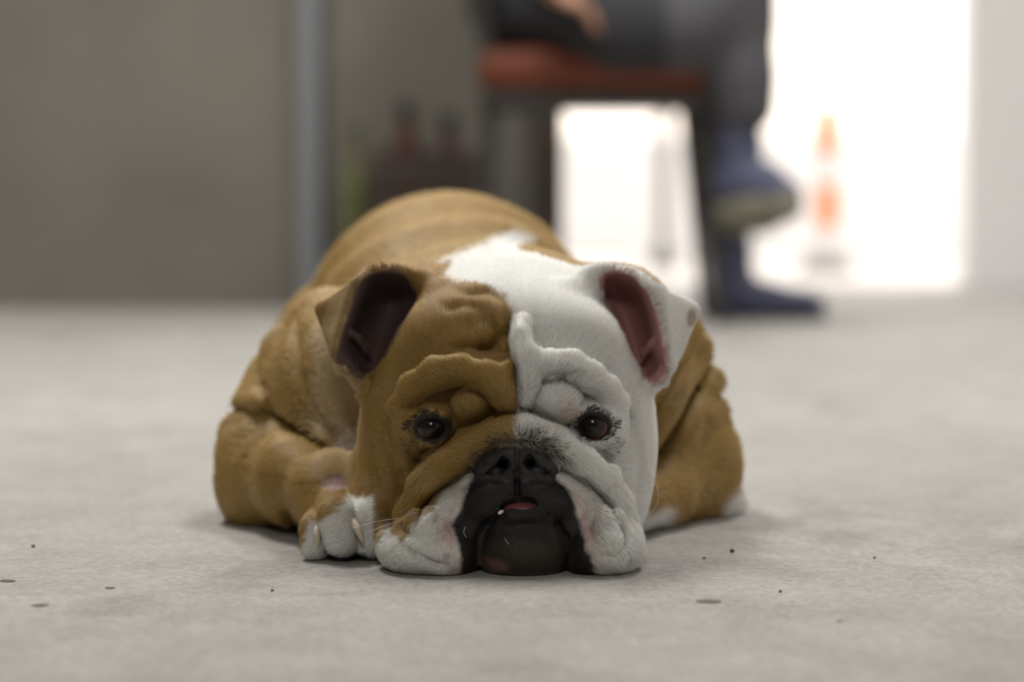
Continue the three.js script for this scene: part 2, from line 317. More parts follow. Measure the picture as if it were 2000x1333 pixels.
  // flews
  S.tube([Hr(925, 945, 0.0260, 0.010), Hr(888, 990, 0.0260, 0.014), Hr(848, 1040, 0.0270, 0.020)], 0.008);
  S.ellipsoid(H(828, 1068, 0.0290), [0.0365, 0.0235, 0.042], 0.010);
  S.ellipsoid(H(880, 1075, 0.0190), [0.022, 0.024, 0.03], 0.012);
  S.ellipsoid(H(834, 1029, 0.0085), [0.0165, 0.0155, 0.0165], 0.002);
  S.tube([Hr(918, 948, 0.020, 0.006), Hr(890, 985, 0.016, 0.0075), Hr(858, 1012, 0.012, 0.008)], 0.005);
  S.tube([Hr(1090, 945, 0.0260, 0.010), Hr(1128, 990, 0.0280, 0.014), Hr(1166, 1036, 0.0290, 0.019)], 0.008);
  S.ellipsoid(H(1183, 1066, 0.0290), [0.0285, 0.0245, 0.042], 0.010);
  S.ellipsoid(H(1145, 1080, 0.0230), [0.018, 0.022, 0.03], 0.012);
  S.ellipsoid(H(1186, 1028, 0.0160), [0.0135, 0.0165, 0.0165], 0.005);
  S.tube([Hr(1108, 950, 0.022, 0.006), Hr(1135, 990, 0.018, 0.007), Hr(1150, 1030, 0.016, 0.007)], 0.005);
  // nose rope: the fold that arches over the nose, hangs over the flews and runs down both sides
  S.tube([Hr(776, 1034, 0.050, 0.0075), Hr(798, 995, 0.042, 0.0105), Hr(830, 945, 0.034, 0.0130), Hr(876, 902, 0.029, 0.0130), Hr(930, 868, 0.0265, 0.0122), Hr(985, 844, 0.024, 0.0112), Hr(1030, 840, 0.024, 0.0112), Hr(1085, 863, 0.0265, 0.0128), Hr(1132, 893, 0.030, 0.0138), Hr(1176, 936, 0.036, 0.0128), Hr(1208, 985, 0.042, 0.0110), Hr(1234, 1045, 0.044, 0.0080)], 0.0035);
  // upper lip lobes, black
  S.ellipsoid(H(962, 975, 0.0150), [0.023, 0.0165, 0.022], 0.006, [0, 0, 0.5]);
  S.ellipsoid(H(1052, 975, 0.0150), [0.024, 0.0165, 0.022], 0.006, [0, 0, -0.45]);
  S.tube([Hr(945, 990, 0.0150, 0.012), Hr(915, 1035, 0.0150, 0.011), Hr(908, 1090, 0.0170, 0.010)], 0.006);
  S.tube([Hr(1075, 985, 0.0170, 0.012), Hr(1115, 1035, 0.0190, 0.011), Hr(1135, 1095, 0.0210, 0.010)], 0.006);
  // chin and lower lip
  S.ellipsoid(H(1022, 1068, 0.0170), [0.035, 0.031, 0.030], 0.005);
  S.tube([Hr(968, 1018, 0.0030, 0.005), Hr(1000, 1002, -0.0040, 0.006), Hr(1035, 998, -0.0040, 0.006), Hr(1066, 1014, 0.0030, 0.005)], 0.006);
  // nose pad
  S.ellipsoid(H(1005, 893, 0.012), [0.022, 0.0145, 0.016], 0.003);
  S.ellipsoid(H(962, 912, 0.018), [0.015, 0.011, 0.014], 0.004, [0, 0, 0.3]);
  S.ellipsoid(H(1052, 910, 0.018), [0.015, 0.011, 0.014], 0.004, [0, 0, -0.3]);
  S.ellipsoid(H(1008, 925, 0.016), [0.020, 0.009, 0.014], 0.004);
  // ears
  const ear = (rows) => S.sheet(rows.map((r) => r.map(([x, y, d]) => H(x, y, d))), 0.0028, 0.003, 3);
  ear([[[842, 560, .125], [805, 538, .128], [762, 528, .130], [725, 533, .125], [702, 548, .112], [668, 574, .122], [640, 594, .135]],
    [[826, 585, .142], [792, 572, .162], [756, 566, .166], [716, 572, .148], [690, 588, .108], [658, 596, .120], [624, 604, .135]],
    [[804, 625, .148], [776, 620, .166], [741, 620, .166], [705, 622, .145], [676, 630, .103], [655, 630, .116], [632, 630, .130]],
    [[778, 668, .138], [756, 670, .150], [730, 670, .150], [698, 670, .135], [664, 672, .100], [651, 666, .110], [640, 654, .120]],
    [[745, 722, .120], [735, 726, .130], [720, 726, .130], [700, 722, .120], [672, 700, .105], [658, 692, .106], [651, 684, .110]]]);
  ear([[[1128, 558, .125], [1158, 536, .128], [1190, 528, .130], [1234, 537, .125], [1268, 562, .112], [1308, 580, .122], [1342, 592, .135]],
    [[1150, 582, .142], [1180, 568, .162], [1212, 566, .166], [1250, 582, .148], [1280, 606, .108], [1318, 602, .120], [1360, 606, .135]],
    [[1180, 626, .148], [1206, 621, .166], [1232, 626, .166], [1262, 637, .145], [1290, 646, .103], [1324, 634, .116], [1351, 630, .130]],
    [[1206, 672, .138], [1226, 676, .150], [1246, 682, .150], [1270, 687, .132], [1298, 692, .098], [1320, 674, .110], [1338, 657, .120]],
    [[1240, 727, .120], [1250, 732, .130], [1262, 736, .130], [1285, 727, .115], [1305, 719, .100], [1313, 712, .105], [1325, 692, .112]]]);
  S.tube([Hr(660, 690, 0.108, 0.0035), Hr(676, 716, 0.106, 0.0045), Hr(702, 742, 0.108, 0.005), Hr(720, 770, 0.11, 0.007)], 0.006);
  S.tube([Hr(1306, 716, 0.102, 0.0035), Hr(1290, 738, 0.104, 0.0045), Hr(1264, 756, 0.106, 0.005), Hr(1245, 780, 0.11, 0.007)], 0.006);
  S.tube([Hr(1256, 692, 0.120, 0.0035), Hr(1272, 672, 0.112, 0.003), Hr(1286, 660, 0.106, 0.0025)], 0.003); S.tube([Hr(716, 684, 0.120, 0.0035), Hr(700, 660, 0.112, 0.003), Hr(686, 650, 0.106, 0.0025)], 0.003);
  // folds at the root of the left ear, small wrinkles of the forehead
  S.tube([Hr(838, 560, 0.130, 0.008), Hr(858, 580, 0.120, 0.007), Hr(850, 612, 0.11, 0.006)], 0.012);
  S.tube([Hr(1150, 560, 0.13, 0.012), Hr(1120, 580, 0.12, 0.012)], 0.012);

  // creases
  const g = (l, w, h, dz, z0 = -1.68, z1 = -1.86) => S.ridge(H2(l, dz), w, h, z0, z1);
  g([[996, 630], [993, 660], [998, 700], [1008, 722], [1010, 760], [1008, 800]], 0.0028, -0.008, 0.05);
  g([[930, 694], [965, 680], [988, 662], [994, 640]], 0.0055, -0.007, 0.06);
  g([[880, 690], [925, 686], [965, 695], [996, 706]], 0.0035, -0.004, 0.05);
  g([[860, 602], [880, 616], [905, 606], [940, 614], [965, 640]], 0.003, -0.0022, 0.07);
  g([[880, 570], [915, 585], [960, 580], [985, 600]], 0.003, -0.0020, 0.09);
  g([[905, 650], [940, 636], [975, 650], [985, 680]], 0.004, -0.0025, 0.06);
  g([[955, 615], [972, 660], [962, 695]], 0.003, -0.0020, 0.06);
  g([[800, 800], [835, 770], [880, 765], [905, 760]], 0.0025, -0.0022, 0.06);
  g([[1045, 745], [1078, 733], [1120, 730], [1150, 742]], 0.0030, -0.003, 0.05);
  g([[1040, 636], [1046, 662], [1062, 684], [1092, 690]], 0.003, -0.003, 0.055);
  g([[1010, 870], [1010, 955], [1013, 975]], 0.0013, -0.005, 0.015, -1.68, -1.775);
  g([[880, 905], [900, 935], [870, 960]], 0.004, -0.001, 0.04);
  g([[800, 935], [815, 905], [850, 872], [905, 838], [955, 815], [1000, 803]], 0.003, -0.0035, 0.05, -1.70, -1.86);
  g([[1020, 803], [1075, 817], [1125, 842], [1160, 868], [1193, 920]], 0.003, -0.0035, 0.05, -1.70, -1.86);
  g([[1100, 915], [1142, 933], [1172, 962], [1200, 1005], [1216, 1040]], 0.0028, -0.0050, 0.04, -1.68, -1.84);
  g([[925, 912], [880, 938], [845, 962], [822, 1000], [800, 1030]], 0.0028, -0.0040, 0.04, -1.68, -1.84);
  g([[772, 800], [762, 845], [774, 895], [795, 940], [772, 985]], 0.0032, -0.0040, 0.08, -1.70, -1.88);
  g([[1226, 790], [1228, 840], [1218, 900], [1206, 925]], 0.003, -0.0030, 0.08, -1.70, -1.88);
  g([[760, 985], [775, 1010], [765, 1030]], 0.004, -0.004, 0.08, -1.70, -1.88);
  const gb = (l, w, h, d, z0, z1) => S.ridge(l.map(([x, y]) => at(x, y, d).slice(0, 2)), w, h, z0, z1, 0.03);
  gb([[430, 822], [470, 808], [520, 806], [575, 822], [640, 862], [690, 890]], 0.0055, -0.012, 1.97, -1.88, -2.06);
  gb([[440, 842], [480, 826], [520, 822]], 0.003, -0.004, 1.97, -1.88, -2.06);
  gb([[520, 740], [545, 800], [600, 835]], 0.005, -0.006, 2.0, -1.9, -2.1);
  gb([[590, 640], [600, 720], [640, 800], [690, 850]], 0.006, -0.006, 1.98, -1.9, -2.1);
  gb([[1262, 895], [1300, 840], [1345, 775], [1378, 742]], 0.007, -0.015, 2.0, -1.9, -2.1);
  gb([[1250, 810], [1290, 760], [1335, 690]], 0.004, -0.005, 1.99, -1.9, -2.1);
  gb([[565, 985], [572, 1015], [580, 1040]], 0.005, -0.006, 1.9, -1.8, -2.0);
  // left flew folds
  g([[792, 1056], [820, 1068], [850, 1082], [874, 1088]], 0.0026, -0.0065, 0.02, -1.66, -1.80);
  g([[872, 985], [850, 1010], [855, 1035], [875, 1045]], 0.0025, -0.0025, 0.02, -1.66, -1.80);
  g([[918, 945], [895, 990], [872, 1015]], 0.0035, 0.0022, 0.02, -1.66, -1.80);
  g([[880, 1010], [890, 1040], [880, 1070]], 0.003, -0.002, 0.02, -1.66, -1.80);
  g([[1165, 1062], [1195, 1068], [1212, 1050], [1216, 1025]], 0.0022, -0.0035, 0.03, -1.66, -1.80);
  g([[1125, 970], [1150, 1010], [1155, 1050]], 0.003, -0.0025, 0.03, -1.66, -1.80);
  // cheek folds
  g([[742, 850], [740, 910], [752, 960]], 0.004, -0.003, 0.09, -1.74, -1.90);
  g([[1240, 860], [1243, 920], [1232, 975]], 0.003, -0.0025, 0.09, -1.74, -1.90);
  g([[1222, 780], [1235, 860], [1228, 930]], 0.003, -0.0020, 0.09, -1.74, -1.90);
  // mouth slit and the gaps beside the chin
  S.tube([Hr(962, 1012, 0.0020, 0.0035), Hr(990, 994, -0.0020, 0.0050), Hr(1030, 985, -0.0040, 0.0055), Hr(1066, 1000, 0.0000, 0.0035)], 0.003, 'cut');
  S.tube([Hr(962, 1012, 0.0040, 0.003), Hr(940, 1045, 0.0040, 0.003), Hr(932, 1118, 0.0060, 0.003)], 0.004, 'cut');
  S.tube([Hr(1072, 1006, 0.0060, 0.003), Hr(1102, 1048, 0.0080, 0.003), Hr(1114, 1118, 0.0100, 0.003)], 0.004, 'cut');
  S.tube([Hr(788, 930, 0.066, 0.005), Hr(776, 968, 0.060, 0.0065), Hr(770, 1008, 0.058, 0.005)], 0.006, 'cut');
  // nostrils: round inside, slit to the side
  S.tube([Hr(986, 896, 0.002, 0.0032), Hr(984, 908, -0.002, 0.0048), Hr(975, 918, 0.004, 0.0038)], 0.002, 'cut'); S.tube([Hr(984, 908, 0, 0.0042), Hr(980, 906, 0.022, 0.003)], 0.002, 'cut'); S.tube([Hr(978, 916, 0.001, 0.0026), Hr(948, 926, 0.010, 0.0018)], 0.002, 'cut');
  S.tube([Hr(1032, 894, 0.002, 0.0032), Hr(1034, 906, -0.002, 0.0048), Hr(1043, 916, 0.004, 0.0038)], 0.002, 'cut'); S.tube([Hr(1034, 906, 0, 0.0042), Hr(1038, 904, 0.022, 0.003)], 0.002, 'cut'); S.tube([Hr(1040, 914, 0.001, 0.0026), Hr(1070, 924, 0.010, 0.0018)], 0.002, 'cut');
  // eye openings
  S.ellipsoid(H(842, 838, 0.050), [0.0112, 0.0088, 0.016], 0.003, [0, 0, -0.12], 'cut');
  S.tube([Hr(808, 836, 0.060, 0.003), Hr(824, 813, 0.052, 0.0036), Hr(845, 806, 0.0490, 0.0042), Hr(866, 813, 0.051, 0.0036), Hr(880, 838, 0.056, 0.003)], 0.004);
  S.tube([Hr(812, 848, 0.058, 0.003), Hr(830, 866, 0.053, 0.0030), Hr(852, 866, 0.052, 0.0030), Hr(874, 848, 0.056, 0.003)], 0.004);
  S.ellipsoid(H(1161, 834, 0.050), [0.0120, 0.0094, 0.016], 0.003, [0, 0, -0.32], 'cut');
  S.tube([Hr(1122, 836, 0.056, 0.003), Hr(1134, 810, 0.052, 0.0036), Hr(1155, 801, 0.0490, 0.0040), Hr(1178, 811, 0.052, 0.0036), Hr(1196, 836, 0.060, 0.003)], 0.004);
  S.tube([Hr(1128, 846, 0.056, 0.003), Hr(1146, 864, 0.053, 0.0030), Hr(1172, 868, 0.054, 0.0030), Hr(1194, 850, 0.060, 0.003)], 0.004);
}
const dogGeo = dogS.build(range(-0.30, 0.27, 0.0019), range(-0.004, 0.316, 0.0019), [...range(-1.65, -1.91, 0.0019), ...range(-1.9125, -2.12, 0.003), ...range(-2.125, -2.74, 0.006)],
  (d, x, y, z) => {
    // loose skin lies in rolls across the back
    if (z < -2.03 && z > -2.6) { const w = sstep(0.13, 0.2, y) * sstep(-2.03, -2.09, z) * sstep(-2.6, -2.4, z); if (w > 0) d -= w * 0.0042 * Math.sin((z + 0.35 * x * x + 0.05 * Math.sin(x * 14)) * 2 * Math.PI / 0.082); }
    return Math.max(d, 0.0006 - y);
  });
console.log('dog tris', dogGeo.index.count / 3);

// colours of coat and skin (linear), painted where the photograph shows markings
const C = (h) => { const c = new THREE.Color(h); return [c.r, c.g, c.b]; };
const TAN = [0.375, 0.226, 0.060], TAN_LIGHT = [0.44, 0.31, 0.145], TAN_DEEP = [0.33, 0.19, 0.055], WHITE = [0.88, 0.86, 0.81], BLACK = [0.016, 0.0135, 0.0135], SOOT = [0.020, 0.0145, 0.013], PINK = [0.55, 0.33, 0.31], EARPINK = [0.40, 0.19, 0.185], EARDARK = [0.085, 0.050, 0.046], CREAM = [0.60, 0.48, 0.30];
const mixc = (a, b, t) => [lerp(a[0], b[0], t), lerp(a[1], b[1], t), lerp(a[2], b[2], t)];
const toFace = (x, y, depth) => { const b = (y - CAM_Y) / depth, yy = (b + Math.tan(PITCH)) / (1 - b * Math.tan(PITCH)); return [1000 + x / depth * F / Math.cos(PITCH) * (CT + (yy) * ST), 666.5 - F * yy]; };
function sd(poly, x, y) {   // signed distance to a polygon, negative inside
  let d = 1e9, s = 1;
  for (let i = 0, j = poly.length - 1; i < poly.length; j = i++) {
    const ex = poly[j][0] - poly[i][0], ey = poly[j][1] - poly[i][1], wx = x - poly[i][0], wy = y - poly[i][1], t = clamp((wx * ex + wy * ey) / (ex * ex + ey * ey), 0, 1), bx = wx - t * ex, by = wy - t * ey;
    d = Math.min(d, bx * bx + by * by);
    const c1 = y >= poly[i][1], c2 = y < poly[j][1], c3 = ex * wy > ey * wx; if ((c1 && c2 && c3) || (!c1 && !c2 && !c3)) s = -s;
  }
  return s * Math.sqrt(d);
}
const PATCH = {
  whiteHead: [[870, 546], [905, 556], [950, 566], [985, 588], [1001, 625], [995, 650], [996, 700], [1010, 725], [1010, 790], [1008, 845], [1005, 900], [1005, 1150], [1300, 1150], [1420, 900], [1420, 480], [900, 480]],
  flew: [[725, 1140], [735, 1060], [762, 1024], [800, 1040], [812, 1008], [850, 984], [890, 938], [925, 912], [960, 950], [930, 1140]],
  black: [[940, 880], [925, 912], [918, 945], [905, 975], [885, 1015], [900, 1050], [902, 1140], [1172, 1140], [1152, 1080], [1135, 1030], [1122, 985], [1108, 950], [1082, 925], [1072, 890], [1040, 868], [1000, 862], [965, 866]],
  nose: [[950, 880], [918, 916], [940, 936], [1005, 945], [1075, 936], [1095, 915], [1068, 882], [1040, 866], [1005, 862], [970, 866]],
  earL: [[722, 532], [762, 524], [800, 538], [820, 580], [795, 640], [765, 690], [738, 722], [705, 738], [684, 716], [660, 692], [670, 655], [685, 610], [697, 558]],
  earR: [[1162, 545], [1195, 524], [1236, 536], [1266, 575], [1281, 615], [1289, 650], [1296, 694], [1294, 728], [1264, 750], [1248, 738], [1212, 660], [1186, 600], [1166, 570]],
  nape: [[838, 528], [900, 500], [950, 484], [975, 460], [1000, 456], [1044, 468], [1012, 484], [1022, 530], [1040, 600], [830, 600]],
  lowToes: [[600, 1112], [612, 1078], [640, 1082], [652, 1068], [690, 1072], [705, 1062], [740, 1076], [745, 1112]],
  pawTop: [[596, 1110], [603, 1040], [616, 1012], [645, 998], [690, 968], [740, 960], [800, 1000], [800, 1110]],
};
const eyeL = [842, 837], eyeR = [1160, 833];
function coat(x, y, z, nx, ny, nz) {
  // returns [r, g, b, hair length (m), kind]  kind 0 coat, 1 bare skin, 2 wet nose or lip
  const depth = -z, n1 = fbm(x * 60, y * 60, z * 60, 3), n2 = fbm(x * 220, y * 220, z * 220, 2), jit = (n2 - 0.5) * 14;
  let c, len = 0.008, kind = 0, soot = 0;
  const [pu, pv] = toFace(x, y, 1.80), isPaw = pu < 742 && pv > 950 && depth > 1.755;
  const head = depth < 1.925 + (n1 - 0.5) * 0.07 && x > -0.16 && x < 0.17 && !isPaw && !(x < -0.132 && y < 0.15) && !(depth > 1.885 && y < 0.16);
  if (!head) {
    c = mixc(TAN, TAN_LIGHT, clamp((n1 - 0.45) * 1.4, 0, 0.8));
    if (isPaw) { len = 0.005; const d = sd(PATCH.pawTop, pu, pv) + jit; if (depth < 1.845) c = mixc(c, WHITE, sstep(6, -6, d)); const pd = sd(PATCH.lowToes, pu, pv) + jit * 0.5; if (nz > 0.1 && pd < 0) { c = [0.055, 0.05, 0.047]; len = 0; kind = 1; } }  // dark hairless band low on the toe fronts
    { const [u, v] = toFace(x, y, depth); if (y > 0.12 && depth < 2.2) { const d = sd(PATCH.nape, u, v) + jit * 1.4; c = mixc(c, WHITE, sstep(7, -7, d)); }
      // pale chest and neck
      const chest = sstep(640, 675, u + jit * 2 + (n1 - 0.5) * 60) * sstep(795, 835, v + (n1 - 0.5) * 60) * (u < 900 ? 1 : 0); if (depth < 2.0 && depth > 1.89 && v < 905) c = mixc(c, WHITE, chest * 0.8);
      if (u < 720 && u > 590 && v > 640 && v < 860 && depth < 2.05) c = mixc(c, CREAM, sstep(600, 630, u + (n1 - 0.5) * 60) * 0.55);
      if (y < 0.045 && u > 1200) c = mixc(c, WHITE, sstep(0.035, 0.012, y + jit * 0.001) * sstep(1.99, 2.01, depth) * sstep(1390, 1420, u));
      if (y < 0.05 && u > 1150 && u < 1340) c = mixc(c, WHITE, sstep(1330, 1290, u) * sstep(0.03, 0.018, y));
      // bald spot above the paw
      const e = Math.hypot((u - 660) / 26, (v - 945) / 17) + (n1 - 0.5) * 0.8; if (u < 720 && depth < 1.9) { const s = sstep(1.1, 0.7, e); c = mixc(c, [0.42, 0.27, 0.25], s); if (s > 0.5) len = 0.002; } }
    return [...c, len, kind, 0];
  }
  const [u, v] = toFace(x, y, depth > 1.82 ? 1.85 : lerp(1.75, 1.80, sstep(1.74, 1.82, depth)));
  const w = sstep(5, -5, sd(PATCH.whiteHead, u, v) + jit);
  const deep = sstep(30, -30, v - 640 + (n1 - 0.5) * 200); c = mixc(mixc(TAN, TAN_LIGHT, clamp((n1 - 0.45) * 1.1, 0, 0.5)), TAN_DEEP, deep * 0.8);
  c = mixc(c, WHITE, w); len = 0.0062;
  if (v > 800) len = 0.005;
  if (depth < 1.84) {
    const f = sstep(5, -5, sd(PATCH.flew, u, v) + jit); c = mixc(c, WHITE, f); if (f > 0.5) len = 0.0034;
    // bare pinkish skin shows through next to the black lips
    const db = sd(PATCH.black, u, v) + jit * 0.7, pk = sstep(48, 4, db) * sstep(905, 960, v) * (0.35 + 0.65 * sstep(0.4, 0.62, n1)); if (v > 905 && db > 0) { c = mixc(c, PINK, pk * 0.75); if (pk > 0.5) len = 0.0028; }
    // dark flecks on the flews
    if (v > 930 && db > 0) { const s = sstep(0.70, 0.80, fbm(x * 170 + 5, y * 170, z * 170, 2)); c = mixc(c, [0.30, 0.26, 0.25], s * 0.5); }
    // black mask
    let b = sstep(5, -5, db);
    c = mixc(c, BLACK, b); if (b > 0.5) len = 0.0022;
    if (b > 0.5 && u > 930 && u < 1118 && v > 1015) {   // brownish chin with a bare pink patch and pale hairs at its lower edge
      c = mixc(c, [0.042, 0.034, 0.025], sstep(1015, 1045, v + (n1 - 0.5) * 60)); len = 0.0034;
      c = mixc(c, [0.22, 0.115, 0.10], sstep(1.1, 0.5, Math.hypot((u - 968) / 36, (v - 1086) / 24) + (n1 - 0.5) * 1.6));
      c = mixc(c, [0.17, 0.14, 0.10], sstep(0.42, 0.6, n1) * sstep(1095, 1108, v + jit));
    }
    // sooty hairs over the nose
    const so = sstep(u > 1010 ? 54 : 30, 4, Math.abs(sd(PATCH.nose, u, v)) + jit) * sstep(930, 880, v); if (db > -6) soot = Math.max(soot, so * so * (u > 1010 ? 0.65 : 0.45)), c = mixc(c, [0.10, 0.075, 0.05], so * so * 0.75);
    if (sd(PATCH.nose, u, v) < 0 && depth < 1.775) { kind = 2; c = BLACK; len = 0; }
    // inside of mouth
    if (v > 972 && v < 1000 && u > 975 && u < 1075 && depth > 1.735) { kind = 2; c = [0.035, 0.012, 0.013]; len = 0; }
    // eye rims
    for (const [e, white] of [[eyeL, 0], [eyeR, 1]]) {
      const dx = (u - e[0]), dy = (v - e[1]), rr = Math.hypot(dx / 38, dy / 30), tail = Math.hypot((u - (e[0] + (white ? 38 : -42))) / 14, (v - e[1] + 2) / 14), low = Math.hypot((u - (e[0] + (white ? 34 : -28))) / 26, (v - (e[1] + 36)) / 26);
      const s = Math.max(sstep(1.25, 0.95, rr + (n2 - 0.5) * 0.4), sstep(1.2, 0.5, tail + (n2 - 0.5) * 0.5) * 0.75, sstep(1.1, 0.4, low + (n2 - 0.5) * 0.8) * 0.22);
      soot = Math.max(soot, s); 
      if (rr < 1.0) { kind = 1; len = 0; } else if (rr < 1.6) len = 0.003;
      if (white && rr >= 0.95) { const t = Math.hypot((u - 1108) / 30, (v - 812) / 26); c = mixc(c, [0.52, 0.32, 0.26], sstep(1.2, 0.3, t + (n1 - 0.5)) * 0.6); }
    }
  }
  if (depth > 1.795 && depth < 1.886 && v < 765) {
    const [u, v] = toFace(x, y, 1.855), dl = sd(PATCH.earL, u, v), dr = sd(PATCH.earR, u, v);
    if (nz > -0.15 && dl < 6) { const s = sstep(5, -4, dl + jit * 0.5); c = mixc(c, EARDARK, s); if (s > 0.6) { kind = 1; len = 0; } }
    if (nz > -0.15 && dr < 6) { const s = sstep(5, -4, dr + jit * 0.5); c = mixc(c, EARPINK, s); if (s > 0.6) { kind = 1; len = 0; } }
    const sp = Math.hypot((u - 1342) / 12, (v - 622) / 22); if (u > 1310) c = mixc(c, [0.30, 0.20, 0.09], sstep(1.1, 0.5, sp + (n1 - 0.5)) * 0.7);
    if (dl > 3 && dl < 40 && u < 720) c = mixc(c, CREAM, 0.35);
    if (u < 720 || u > 1290) len = 0.0035;
  }
  return [...c, len, kind, soot];
}
const dog = thing('bulldog', 'brown and white bulldog lying with its chin on the concrete floor', 'dog', at(1000, 1122, 1.9).map((v, i) => i === 1 ? 0 : v));
const dogInv = dog.position.clone().negate();
const skinMat = std({ vertexColors: true, roughness: 0.75 }), wetMat = std({ vertexColors: true, roughness: 0.52 });
{
  const p = dogGeo.attributes.position, n = dogGeo.attributes.normal, N = p.count, col = new Float32Array(N * 3), hue = new Float32Array(N * 3), soot = new Float32Array(N), len = new Float32Array(N), kind = new Uint8Array(N);
  for (let i = 0; i < N; i++) {
    const c = coat(p.getX(i), p.getY(i), p.getZ(i), n.getX(i), n.getY(i), n.getZ(i));
    hue[3 * i] = c[0]; hue[3 * i + 1] = c[1]; hue[3 * i + 2] = c[2]; len[i] = c[3]; kind[i] = c[4]; soot[i] = c[5]; const k = mixc(c, SOOT, c[4] ? c[5] : c[5] * 0.85); col.set(k, 3 * i);
  }
  dogGeo.setAttribute('color', new THREE.BufferAttribute(col, 3));
  const idx = dogGeo.index.array, dry = [], wet = [];
  for (let t = 0; t < idx.length; t += 3) (kind[idx[t]] === 2 ? wet : dry).push(idx[t], idx[t + 1], idx[t + 2]);
  // ---------------- fur: short blades rooted in the skin
  const R = rng(77), P = p.array, Nn = n.array, fp = [], fn = [], fc = [], fi = [];
  const e1 = new THREE.Vector3(), flow = new THREE.Vector3(), nor = new THREE.Vector3(), side = new THREE.Vector3(), root = new THREE.Vector3(), dir = new THREE.Vector3(), q = new THREE.Vector3();
  const bridge = H(1005, 880, 0.05);
  let count = 0;
  for (let t = 0; t < idx.length; t += 3) {
    const a = idx[t], b = idx[t + 1], c = idx[t + 2]; if (len[a] < 0.001 || kind[a]) continue;
    const ax = P[3 * a], ay = P[3 * a + 1], az = P[3 * a + 2], ux = P[3 * b] - ax, uy = P[3 * b + 1] - ay, uz = P[3 * b + 2] - az, vx = P[3 * c] - ax, vy = P[3 * c + 1] - ay, vz = P[3 * c + 2] - az;
    const area = 0.5 * Math.hypot(uy * vz - uz * vy, uz * vx - ux * vz, ux * vy - uy * vx), depth = -az;
    const near = depth < 1.90, nz = Nn[3 * a + 2], ny = Nn[3 * a + 1];
    if (depth > 2.62) continue;
    let dens = near ? (nz > -0.25 ? 3.1e6 : 0.5e6) : (depth < 2.15 ? 0.42e6 : 0.22e6);
    if (!near && nz < -0.3 && ny < 0.3) dens *= 0.3;
    if (len[a] < 0.003) dens *= 0.8;
    let m = area * dens; m = Math.floor(m) + (R() < m % 1 ? 1 : 0);
    for (let s = 0; s < m; s++) {
      let r1 = R(), r2 = R(); if (r1 + r2 > 1) { r1 = 1 - r1; r2 = 1 - r2; }
      root.set(ax + ux * r1 + vx * r2, ay + uy * r1 + vy * r2, az + uz * r1 + vz * r2); if (root.y < 0.0012) continue;
      const w0 = 1 - r1 - r2; nor.set(w0 * Nn[3 * a] + r1 * Nn[3 * b] + r2 * Nn[3 * c], w0 * Nn[3 * a + 1] + r1 * Nn[3 * b + 1] + r2 * Nn[3 * c + 1], w0 * Nn[3 * a + 2] + r1 * Nn[3 * b + 2] + r2 * Nn[3 * c + 2]).normalize();
      // hair grows away from the nose over the face, back and down over the body
      if (near) { flow.set(root.x - bridge[0], (root.y - bridge[1]) * 1.1, root.z - bridge[2] - 0.03); if (root.y < bridge[1] - 0.01) flow.y -= 0.03; }
      else flow.set(root.x * 0.5, -0.35, -1);
      flow.normalize(); const wob = 9; flow.x += (noise3(root.x * 45, root.y * 45, root.z * 45) - 0.5) * 0.9 + (R() - 0.5) * 0.5; flow.y += (noise3(root.x * 45 + wob, root.y * 45, root.z * 45) - 0.5) * 0.9 + (R() - 0.5) * 0.5; flow.z += (R() - 0.5) * 0.4;
      flow.addScaledVector(nor, -flow.dot(nor)); if (flow.lengthSq() < 1e-4) continue; flow.normalize();
      side.crossVectors(flow, nor);
      const L = (w0 * len[a] + r1 * len[b] + r2 * len[c]) * (0.65 + 0.7 * R()) * (near ? 1 : 1.05), W = (near ? 0.00014 + 0.00007 * R() : 0.00045 + 0.0002 * R()), lift = 0.28 + 0.3 * R();
      const br = 0.80 + 0.4 * R(); let cr = w0 * hue[3 * a] + r1 * hue[3 * b] + r2 * hue[3 * c], cg = w0 * hue[3 * a + 1] + r1 * hue[3 * b + 1] + r2 * hue[3 * c + 1], cb = w0 * hue[3 * a + 2] + r1 * hue[3 * b + 2] + r2 * hue[3 * c + 2];
      const st = w0 * soot[a] + r1 * soot[b] + r2 * soot[c], pick = R();
      if (pick < st) { cr = SOOT[0]; cg = SOOT[1]; cb = SOOT[2]; } else if (cr < 0.04 && pick > 0.985) { cr = 0.10; cg = 0.09; cb = 0.08; }   // dark hairs among pale ones; a few grey hairs in the black
      const base = fp.length / 3;
      const put = (f, h, w, tip) => {
        q.copy(root).addScaledVector(flow, f * L).addScaledVector(nor, h * L - 0.0002).addScaledVector(side, w * W);
        fp.push(q.x + dogInv.x, Math.max(q.y, 0.0008), q.z + dogInv.z); e1.copy(nor).addScaledVector(side, w * 0.35).addScaledVector(flow, -0.15 + 0.15 * tip).normalize(); fn.push(e1.x, e1.y, e1.z);
        const k = br * (1 + 0.12 * tip); fc.push(Math.min(cr * k, 0.92), Math.min(cg * k, 0.92), Math.min(cb * k, 0.92));
      };
      put(0, 0, -1, 0); put(0, 0, 1, 0); put(0.55, lift * 0.62, -0.8, 0.5); put(0.55, lift * 0.62, 0.8, 0.5); put(1, lift * 0.85, 0, 1);
      fi.push(base, base + 1, base + 2, base + 1, base + 3, base + 2, base + 2, base + 3, base + 4); count++;
    }
  }
  console.log('hairs', count);
  dogGeo.setIndex([...[]]); const all = new Uint32Array(dry.length + wet.length); all.set(dry); all.set(wet, dry.length); dogGeo.setIndex(new THREE.BufferAttribute(all, 1));
  dogGeo.clearGroups(); dogGeo.addGroup(0, dry.length, 0); dogGeo.addGroup(dry.length, wet.length, 1);
  dogGeo.translate(dogInv.x, 0, dogInv.z);
  mesh('body', dogGeo, [skinMat, wetMat], dog);
